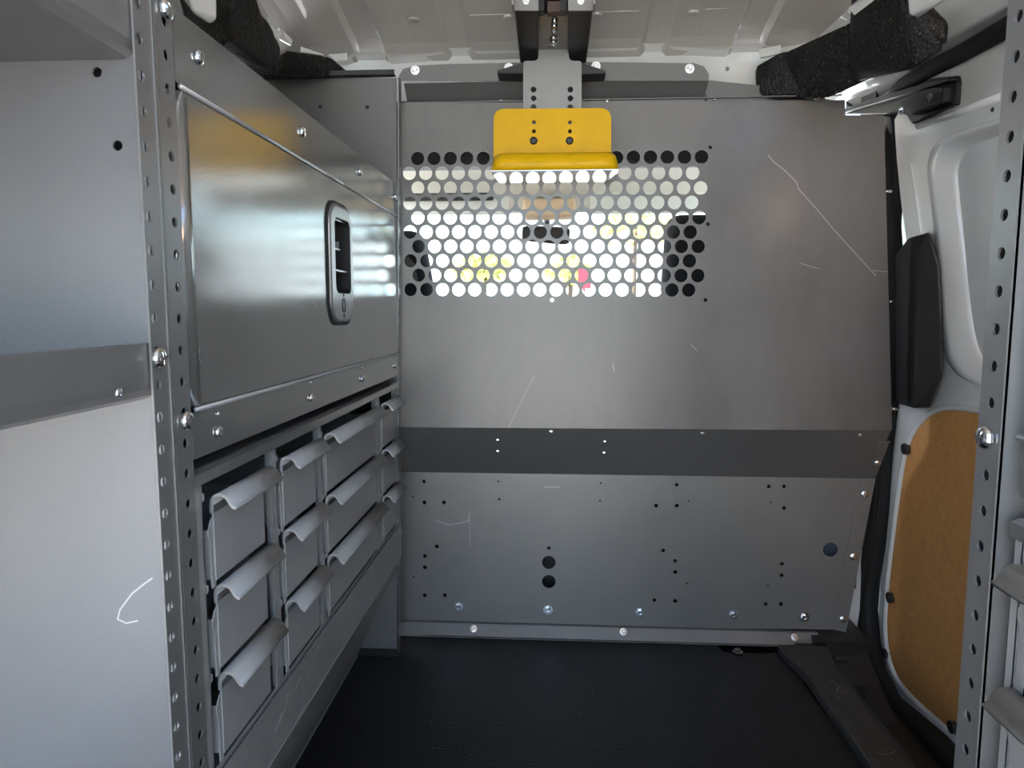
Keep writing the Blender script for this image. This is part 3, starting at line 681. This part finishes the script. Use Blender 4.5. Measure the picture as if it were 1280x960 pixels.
# ================================================================== DRAWER CABINETS
def handle_profile():
    # (outward n, height v): up from the front, over, down and flared out
    pts = [(0, -.012), (.0, -.004), (.0006, .0005), (.0025, .0035), (.0055, .005), (.009, .005), (.0125, .0035), (.015, .0005), (.017, -.0035), (.0195, -.0065), (.023, -.008)]
    return pts
DH = .079
def make_drawer(fr, wd, parent, sgn):
    "local origin: top front corner at the start of the front; u runs along the cabinet"
    U, N = fr.U, fr.N; V = Vector((0, 0, 1))
    def pt(u, v, n): return U*u+V*v+N*n
    mb = MB()
    fo = Frame((0, 0, 0), U, V)
    mb.sheet(fo, rect(0, -DH-.002, wd, -.004), (), .0018)
    for u0, u1 in ((0, .0015), (wd-.0015, wd)):
        mb.add([pt(u0, -DH-.002, -.002), pt(u1, -DH-.002, -.002), pt(u1, -.03, -.002), pt(u0, -.03, -.002), pt(u0, -DH-.002, -.25), pt(u1, -DH-.002, -.25), pt(u1, -.03, -.25), pt(u0, -.03, -.25)],
               [(0, 1, 2, 3), (7, 6, 5, 4), (0, 4, 5, 1), (1, 5, 6, 2), (2, 6, 7, 3), (3, 7, 4, 0)])
    mb.add([pt(0, -DH-.002, -.002), pt(wd, -DH-.002, -.002), pt(wd, -DH-.002, -.25), pt(0, -DH-.002, -.25)], [(0, 1, 2, 3)])
    mb.add([pt(0, -.02, -.25), pt(wd, -.02, -.25), pt(wd, -DH-.002, -.25), pt(0, -DH-.002, -.25)], [(0, 1, 2, 3)])
    # stepped side flange left of the front
    mb.sheet(Frame(pt(0, 0, -.0012), U, V), [(-.006, -DH-.008), (.001, -DH-.008), (.001, -.016), (-.004, -.020), (-.009, -.028), (-.009, -.034), (-.006, -.040)], (), .0015)
    me = mb.mesh('drawer')
    hb = MB(); hb.fold(handle_profile(), N, V, U, -.002, wd+.004, .0028, False); npf = len(handle_profile())
    b = bmesh.new(); b.from_mesh(me); bmesh.ops.recalc_face_normals(b, faces=b.faces); b.to_mesh(me); b.free()
    hm = hb.mesh('handle'); b = bmesh.new(); b.from_mesh(hm); bmesh.ops.recalc_face_normals(b, faces=b.faces); b.to_mesh(hm); b.free()
    return me, hm
def drawer_cabinet(label, fr, side, cols, zrows, ze, posts, u0, u1, group=None):
    t = thing('drawer_cabinet', label, 'cabinet', fr.pt((u0+u1)/2, 0, -.14))
    zr0, zr1, zo1 = .238, .6245, .6165
    ops = []
    for a, b in posts:
        L = [(a, ze+.004)]
        rz = sorted(zrows)
        # right side (b) jogs inward under each drawer, left side (a) has small notches
        L.append((b-.008, ze+.004))
        for z in rz:
            L += [(b-.008, z-DH+.004), (b, z-DH+.012), (b, z-.002), (b-.006, z+.001)] if z != rz[-1] else [(b-.008, z-DH+.004), (b, z-DH+.012), (b, zo1-.001)]
        L.append((a+.002, zo1-.001)); 
        for z in rz[::-1]:
            L += [(a+.002, z+.012), (a+.006, z+.010), (a+.006, z+.004), (a, z+.002)]
        ops.append(L)
    face = MB().sheet(fr.at(-.004), rect(u0, ze-.004, u1, zo1+.0045), ops, .0016); face.build('face_frame', M_drawer, t)
    mb = MB(); mb.sheet(fr.at(.0005), rect(u0, zo1-.003, u1, zr1), (), .0015); mb.fold([(0, zr1), (-.006, zr1+.003), (-.20, zr1+.003)], fr.N, (0, 0, 1), fr.U, u0, u1, .0015, O=fr.O); mb.build('head_rail', M_lock, t)
    mb = MB(); mb.sheet(fr.at(.0005), rect(u0, zr0+.006, u1, ze), (), .0015)
    mb.fold([(0.0005, zr0+.006), (-.004, zr0-.004), (-.095, .03), (-.108, .006)], fr.N, (0, 0, 1), fr.U, u0, u1, .0015, O=fr.O); mb.build('base_rail', M_rail, t)
    MB().fold([(-.108, .011), (-.108, .006), (-.102, .006)], fr.N, (0, 0, 1), fr.U, u0, u1, .0012, O=fr.O).build('foot_lip', M_edge, t)
    # posts' folded returns, seen as pale edges
    for a, b in posts:
        for uu in (a-.0005, b-.0005): pm = MB(); pm.add([fr.pt(uu, ze, -.004), fr.pt(uu+.0015, ze, -.004), fr.pt(uu+.0015, zo1, -.004), fr.pt(uu, zo1, -.004), fr.pt(uu, ze, -.012), fr.pt(uu+.0015, ze, -.012), fr.pt(uu+.0015, zo1, -.012), fr.pt(uu, zo1, -.012)], [(0, 1, 2, 3), (7, 6, 5, 4), (0, 4, 5, 1), (1, 5, 6, 2), (2, 6, 7, 3), (3, 7, 4, 0)]); pm.build('post_edge', M_edge, t)
    mb = MB()
    a, b = fr.pt(u0, 0), fr.pt(u1, 0); bx = -.27
    for n0, n1, ua, ub in ((bx, bx+.002, u0, u1), (bx, -.006, u0, u0+.002), (bx, -.006, u1-.002, u1)):
        p, q = fr.pt(ua, ze, n0), fr.pt(ub, zr1-.001, n1); mb.box([min(p[i], q[i]) for i in range(3)], [max(p[i], q[i]) for i in range(3)])
    mb.build('carcass', M_dark, t)
    for ci, (u, wd) in enumerate(cols):
        me, hm = make_drawer(fr, wd, t, side)
        me.materials.append(M_drawer); hm.materials.append(M_drawer); hm.materials.append(M_edge)
        for p_ in hm.polygons:
            p_.material_index = int(abs(p_.normal.dot(fr.U)) > .9); p_.use_smooth = p_.area > 1e-4 and abs(p_.normal.dot(fr.U)) < .5
        for z in zrows:
            lo = fr.pt(u, z, -.001)
            d = link('drawer', me, None, t, lo)
            h = bpy.data.objects.new('handle', hm); COL.objects.link(h); h.parent = d
    return t
ycol = [(.650, .117), (.826, .115), (.990, .282), (1.325, .105)]
posts = [(.633, .800), (.812, .968), (.978, 1.290), (1.316, 1.452)]
zr_ = (.5915, .4995, .4080)
dcl = drawer_cabinet('grey twelve-drawer cabinet with hooked lip handles below the left locker', LF, 'l', ycol, zr_, .314, posts, .6165, 1.468)

# far end panel of the left shelving
EP = Frame((0, 1.4715, 0), (1, 0, 0), (0, 0, 1))
ep = thing('shelving_end_panel', 'grey steel end panel closing the left shelving against the partition', 'panel', (-.48, 1.475, 0))
eh = [hole_px(EP, *p, 2.6, 12) for p in ((400, 133), (459, 134), (456, 786))]
MB().sheet(EP, [(-.325-.02*0, .022), (-.345, .022), (-.62, .022), (-.62, 1.258), (-.327, 1.253)][1:], eh, .002).build('sheet', M_band, ep)
mb = MB(); mb.fold([(1.4715, 1.256), (1.459, 1.2575), (1.459, 1.2655)], (0, 1, 0), (0, 0, 1), (1, 0, 0), -.62, -.328, .0015); mb.build('flange', M_dark, ep)
MB().box((-.455, 1.4695, .002), (-.345, 1.4725, .023)).build('flange', M_dark, ep)
EF = Frame((-.3455, 0, 0), (0, 1, 0), (.0185, 0, 1))
mb = MB().sheet(EF, rect(1.4715, .0, 1.4965, 1.255), [circ(1.484, .04+.0281*k, .004, 8) for k in range(43)], .002); mb.build('perforated_flange', M_shelf, ep)
bolt(ep, (-.338, 1.478, .29), (1, 0, 0), .007); bolt(ep, (-.452, 1.468, .03), (.2, -.9, .2), .008, HEX)

# ================================================================== RIGHT SHELVING
RFu = lambda a, b: RF.px(a, b)
rp = thing('shelving_end_panel', 'near-black end panel added behind the right perforated upright to darken its holes, mostly hidden', 'panel', (.48, .551, 0)); MB().box((.3323, .549, .01), (.62, .551, 1.25)).build('sheet', M_dark, rp)  # added panel; its near-black colour stands for shade behind the upright's holes
zR = RFu(1235, 273)[1]
upright('perforated grey upright at the right edge, in front of the hardboard-lined door', RF, -.5566, -.5275, .01, 1.26, -.5435, [zR+k*.0279 for k in range(-32, 14)], [RFu(1235, 547)[1]], 1, .03)
rl = thing('locker_cabinet', 'grey steel locker at the right edge above the right drawers, mostly out of frame', 'cabinet', (.47, .1, .64))
RG = RF.at(-.004)
mb = MB(); mb.box((.35, -.38, .645), (.62, .512, .648)); mb.box((.35, .510, .645), (.62, .512, 1.05)); mb.box((.35, -.38, 1.047), (.62, .512, 1.05)); mb.box((.618, -.38, .645), (.62, .512, 1.05)); mb.build('body', M_shelf, rl)
MB().sheet(RG, rpoly([(-.512, .640), (.38, .640), (.38, .685), (-.512, .685)], [.03, 0, 0, 0]), (), .0015).build('fascia', M_lock, rl)
MB().sheet(RG, rect(-.508, .690, .38, .976), (), .0015).build('door', M_lock, rl)
MB().sheet(RG, rect(-.512, .979, .38, 1.05), (), .0015).build('fascia', M_lock, rl)
MB().tube([RG.pt(-.512, .6875, .001), RG.pt(.38, .6875, .001)], .003, 8).build('hinge', M_edge, rl)
drawer_cabinet('grey drawer cabinet with hooked lip handles at the lower right edge', RG, 'r', [(-.496, .285), (-.16, .115), (.02, .29)], zr_, .314, [(-.508, -.19), (-.17, -.03), (.01, .33)], -.516, .38)

# ================================================================== ROOF EDGE TRIM BLOCKS
def fblock(name, label, pieces):
    t = thing(name, label, 'trim', pieces[0][0])
    for i, p in enumerate(pieces):
        hull(p, 'block', M_foam, t, .007, 2)
    return t
def bx(x0, x1, y0, y1, z0, z1): return [(x, y, z) for x in (x0, x1) for y in (y0, y1) for z in (z0, z1)]
fr_r = fblock('roof_edge_trim', 'black grained trim block along the roof edge above the sliding door', [
    [cast(1062, 88, Y=1.36), cast(1140, 88, Y=1.24), cast(1183, 60, Y=1.20), cast(1186, 28, Y=1.20), cast(1140, 22, Y=1.21), cast(1118, -40, Y=1.2), cast(1062, 30, Y=1.36), cast(1065, -20, Y=1.30), cast(1140, 74, Y=1.30), cast(1170, 60, Y=1.28), cast(1183, 40, Y=1.3), cast(1062, 106, Y=1.42), cast(1100, 92, Y=1.34)],
    [cast(1000, 124, Y=1.50), cast(1035, 121, Y=1.44), cast(1120, 86, Y=1.34), cast(1150, 62, Y=1.3), cast(1078, 20, Y=1.34), cast(1065, 40, Y=1.38), cast(1035, 60, Y=1.44), cast(978, 66, Y=1.50)],
    [cast(1036, 122, Y=1.47), cast(1036, 96, Y=1.46), cast(1062, 78, Y=1.38), cast(1120, 84, Y=1.35), cast(1178, 54, Y=1.27), cast(1120, 58, Y=1.30), cast(1172, 38, Y=1.24), cast(1100, 92, Y=1.36), cast(1005, 123, Y=1.52)],
    [cast(943, 95, Y=1.555), cast(945, 118, Y=1.55), cast(960, 124, Y=1.54), cast(1004, 124, Y=1.50), cast(1020, 118, Y=1.52), cast(944, 82, Y=1.555), cast(976, 64, Y=1.51), cast(1036, 56, Y=1.45), cast(1045, 115, Y=1.45), cast(950, 110, Y=1.57)]])
fr_l = fblock('roof_edge_trim', 'black grained trim block along the roof edge behind the left locker', [
    [cast(272, 60, Y=1.16), cast(287, 47, Y=1.14), cast(296, -40, Y=1.12), cast(272, -40, Y=1.16), cast(345, 92, Y=1.30), cast(330, 30, Y=1.22), cast(310, -40, Y=1.16), cast(240, 60, Y=1.25), cast(215, -30, Y=1.2)],
    [cast(296, 50, Y=1.17), cast(310, 0, Y=1.19), cast(338, 28, Y=1.26), cast(350, 95, Y=1.34), cast(352, 60, Y=1.33), cast(300, 95, Y=1.36), cast(290, 20, Y=1.32)],
    [cast(345, 96, Y=1.36), cast(352, 62, Y=1.34), cast(408, 70, Y=1.44), cast(412, 96, Y=1.45), cast(345, 96, Y=1.5), cast(370, 70, Y=1.47)],
    [cast(405, 70, Y=1.44), cast(415, 73, Y=1.46), cast(438, 92, Y=1.50), cast(438, 98, Y=1.50), cast(405, 98, Y=1.45), cast(408, 75, Y=1.5)]])
# white roof side rails with stepped ends
def sider(pts, name):
    mb = MB()
    for a, b in pts: mb.loft([[a, b, b+Vector((0, 0, .02)), a+Vector((0, 0, .02))]], smooth=False)
rails = MB()
def strip(pl, w_, n):
    for (a, b), (c, d) in zip(pl, pl[1:]): pass
def slab(P4, t=.006):
    v = [Vector(p) for p in P4]; n = (v[1]-v[0]).cross(v[2]-v[0]).normalized(); n = n if n.dot(EYEV-v[0]) > 0 else -n
    rails.add(v+[p-n*t for p in v], [(0, 1, 2, 3), (7, 6, 5, 4), (0, 4, 5, 1), (1, 5, 6, 2), (2, 6, 7, 3), (3, 7, 4, 0)])
for q in (((1060, 10, 1.30), (1068, 19, 1.30), (1120, -20, 1.2), (1105, -25, 1.2)), ((1024, 45, 1.43), (1034, 52, 1.43), (1062, 28, 1.36), (1050, 22, 1.36)), ((1040, 30, 1.40), (1046, 38, 1.40), (1066, 20, 1.34), (1058, 14, 1.34)), ((976, 64, 1.53), (978, 59, 1.54), (1012, 52, 1.50), (1014, 58, 1.49)), ((948, 62, 1.56), (950, 72, 1.555), (978, 66, 1.53), (976, 56, 1.54)),
          ((318, -5, 1.20), (336, 24, 1.26), (330, 26, 1.26), (305, -5, 1.20)), ((334, 26, 1.26), (352, 42, 1.31), (347, 50, 1.30), (333, 36, 1.26)), ((350, 35, 1.33), (366, 50, 1.36), (364, 57, 1.36), (348, 48, 1.32)), ((376, 58, 1.44), (405, 68, 1.47), (398, 68, 1.46), (376, 64, 1.44)), ((410, 68, 1.50), (434, 66, 1.53), (434, 75, 1.53), (420, 76, 1.51))):
    slab([cast(a, b, Y=y) for a, b, y in q])
sr = rails.build('trim_8', M_white); struct(sr)
mb = MB(); mb.fold([(-.80, 1.15), (-.74, 1.25), (-.66, 1.33), (-.60, 1.37)], (1, 0, 0), (0, 0, 1), (0, 1, 0), -.45, 1.7, .008); tl = mb.build('trim_9', M_white); struct(tl)
wp = hull([cast(236, -5, Y=1.05), cast(271, -5, Y=1.08), cast(271, 24, Y=1.09), cast(262, 30, Y=1.09), cast(240, 15, Y=1.06), cast(225, -5, Y=1.15), cast(262, 30, Y=1.15)], 'trim_10', M_white, None, .004); struct(wp)
wp2 = hull([cast(1134, -10, Y=1.18), cast(1136, 20, Y=1.19), cast(1150, 22, Y=1.19), cast(1195, -8, Y=1.1), cast(1150, 0, Y=1.26)], 'trim_11', M_white, None, .004); struct(wp2)

# small lamp added out of view at right rear, makes the partition's warm glint
lp = thing('glint_lamp', 'small warm lamp added behind the camera at rear right to make the glint on the partition', 'lamp', (.70, .05, 1.20))
MB().box((.68, .02, 1.185), (.74, .09, 1.215)).build('lamp_body', M_blk, lp, bevel=.005)
ld = bpy.data.lights.new('glint_bulb', 'POINT'); ld.energy = .9; ld.color = (1, .55, .25); ld.shadow_soft_size = .025
lo_ = bpy.data.objects.new('glint_bulb', ld); COL.objects.link(lo_); lo_.location = (.70, .10, 1.17); lo_.parent = lp; lo_.matrix_parent_inverse = W[lp.name].inverted()

# ================================================================== CAB BEYOND THE HOLES
ch = MB(); ch.fold([(1.66, 1.33), (2.1, 1.31), (2.35, 1.25), (2.56, 1.16), (2.62, 1.135)], (0, 1, 0), (0, 0, 1), (1, 0, 0), -.72, .72, .015); cl_ = ch.build('trim_12', M_head); struct(cl_)
sh = MB().box((-.62, 1.70, 1.122), (.62, 1.76, 1.30)).build('overhead_shelf_edge', M_blk, bevel=.006); tag(sh, 'black overhead shelf edge in the cab, seen through the top row of holes', 'shelf')
for x0, x1, lab, dk in ((-.62, -.16, 'sun visor in the cab seen through the upper left holes', 1), (.12, .62, 'sun visor in the cab seen through the upper right holes', 0)):
    t = thing('sun_visor', 'pale '+lab, 'visor', ((x0+x1)/2, 2.45, 1.12), 'sun visors in the cab')
    MB().box((x0, 2.42, 1.105), (x1, 2.44, 1.165)).build('flap', M_head, t, bevel=.006)
    if dk: MB().box((x0, 2.40, 1.150), (x1-.05, 2.42, 1.175)).build('hinge_bar', M_blk, t, bevel=.004)
    else: MB().box((x0, 2.41, 1.166), (x1, 2.42, 1.170)).build('hinge_bar', M_head, t)
mr_ = thing('rear_view_mirror', 'dark rear-view mirror seen through the middle holes', 'mirror', (-.035, 2.6, 1.06))
hull([(-.125, 2.56, 1.03), (.055, 2.56, 1.01), (-.12, 2.56, 1.085), (.06, 2.56, 1.075), (-.09, 2.6, 1.03), (.02, 2.6, 1.03), (-.09, 2.6, 1.08), (.02, 2.6, 1.08)], 'mirror_head', M_dark, mr_, .008)
MB().tube([(-.03, 2.59, 1.06), (-.03, 2.63, 1.12)], .012, 8).build('stem', M_blk, mr_)
oc = MB().box((-.11, 2.44, 1.10), (.07, 2.56, 1.16)).build('overhead_console', M_tan, bevel=.01); tag(oc, 'tan overhead console in the cab above the mirror', 'console')
ws = MB().add([(-.70, 2.62, 1.135), (.70, 2.62, 1.135), (.78, 3.35, .66), (-.78, 3.35, .66), (-.70, 2.625, 1.139), (.70, 2.625, 1.139), (.78, 3.355, .664), (-.78, 3.355, .664)], [(0, 1, 2, 3), (7, 6, 5, 4), (0, 4, 5, 1), (1, 5, 6, 2), (2, 6, 7, 3), (3, 7, 4, 0)]).build('window_1', M_glass); struct(ws)
for s_, nm in ((-1, 'trim_13'), (1, 'trim_14')):
    a = MB(); a.tube([(s_*.71, 2.60, 1.14), (s_*.79, 3.35, .66)], .035, 8); a.box((min(s_*.78, s_*.83), 1.72, -.3), (max(s_*.78, s_*.83), 3.4, .66)); a.box((min(s_*.74, s_*.80), 1.72, .66), (max(s_*.74, s_*.80), 1.80, 1.3)); struct(a.build(nm, M_blk))
cf = MB().box((-.8, 1.74, -.3), (.8, 3.4, -.25)).build('floor_cab', M_blk); cf.name = 'floor'; struct(cf)
db = hull(bx(-.78, .78, 2.75, 3.38, .35, .62)+[(-.7, 2.8, .68), (.7, 2.8, .68), (-.7, 3.3, .66), (.7, 3.3, .66)], 'dashboard', M_blk, None, .03); tag(db, 'black dashboard below the windscreen in the cab', 'dashboard')
for cx, lab, top_z in ((-.455, 'driver-side black cab seat showing through the holes at the left end', .985), (.42, 'black cab seat showing through the holes at the right end', 1.02)):
    t = thing('cab_seat', lab, 'seat', (cx, 2.0, -.25), 'cab seats')
    wd = .142 if cx < 0 else .145
    hull([(cx-wd, 1.80, .80), (cx+wd, 1.80, .80), (cx-wd*.95, 1.80, top_z), (cx+wd*.8, 1.80, top_z), (cx-wd, 1.90, .80), (cx+wd, 1.90, .80), (cx-wd*.9, 1.88, top_z), (cx+wd*.75, 1.88, top_z)], 'headrest', M_seat, t, .035, 4)
    hull(bx(cx-.22, cx+.22, 1.82, 1.98, .15, .74)+[(cx-.17, 1.80, .80), (cx+.17, 1.80, .80), (cx-.17, 1.92, .80), (cx+.17, 1.92, .80)], 'seat_back', M_seat, t, .03)
    hull(bx(cx-.23, cx+.23, 1.95, 2.45, .0, .20), 'seat_cushion', M_seat, t, .04)
    MB().box((cx-.2, 1.95, -.25), (cx+.2, 2.4, .01)).build('seat_base', M_blk, t)

# ================================================================== OUTSIDE
gd = MB().box((-40, -30, -.62), (40, 45, -.60)).build('ground', M_conc); struct(gd)
bd = thing('building', 'white rendered building far beyond the windscreen', 'building', (2, 24, -.6))
MB().box((-9, 24, -.6), (14, 30, 3.2)).build('wall', M_bld, bd)
MB().box((-9.2, 23.8, 3.2), (14.2, 30.2, 3.4)).build('roof', M_bld, bd)
for x in (-5.2, -2.6, 1.2, 4.0):
    f = MB().box((x, 23.94, .4), (x+1.4, 24, 1.7)).build('window', M_teal, bd)
leaf_m = {}
def tree(name, label, x, y, zc, rx, rz, n):
    t = thing(name, label, 'tree', (x, y, -.6))
    MB().tube([(x, y, -.6), (x+.05, y, zc)], [.09, .04], 8).build('trunk', M_bark, t)
    mb = MB()
    for _ in range(n):
        a, b, r_ = random.random()*2*PI, math.acos(random.uniform(-1, 1)), random.random()**.4
        c = Vector((x+rx*r_*math.sin(b)*math.cos(a), y+rx*r_*math.sin(b)*math.sin(a), zc+rz*r_*math.cos(b)))
        d = Vector((random.uniform(-1, 1), random.uniform(-1, 1), random.uniform(-.4, 1))).normalized()*.11; e = d.cross(Vector((random.uniform(-1, 1), random.uniform(-1, 1), random.uniform(-1, 1)))).normalized()*.055
        mb.add([c-d, c+e, c+d, c-e], [(0, 1, 2, 3)])
    o = mb.build('foliage', M_leaf, t, fix=False); o['kind'] = 'stuff'
tree('tree', 'yellow-green leafy tree beyond the windscreen, left of the mirror', -1.45, 14, 1.62, .62, .32, 320)
tree('tree', 'yellow-green leafy tree beyond the windscreen, right below the mirror', .30, 15, 1.62, .5, .34, 260)
tree('tree', 'taller yellow-green tree beyond the windscreen, high on the right', 2.1, 19, 3.0, 1.2, .5, 420)
sg = thing('sign', 'red sign on a post beyond the windscreen', 'sign', (.55, 12, -.6))
MB().box((.40, 12, 1.15), (.62, 12.03, 1.5)).build('board', M_red, sg); MB().tube([(.5, 12.05, -.6), (.5, 12.05, 1.4)], .03, 8).build('post', M_zinc, sg)
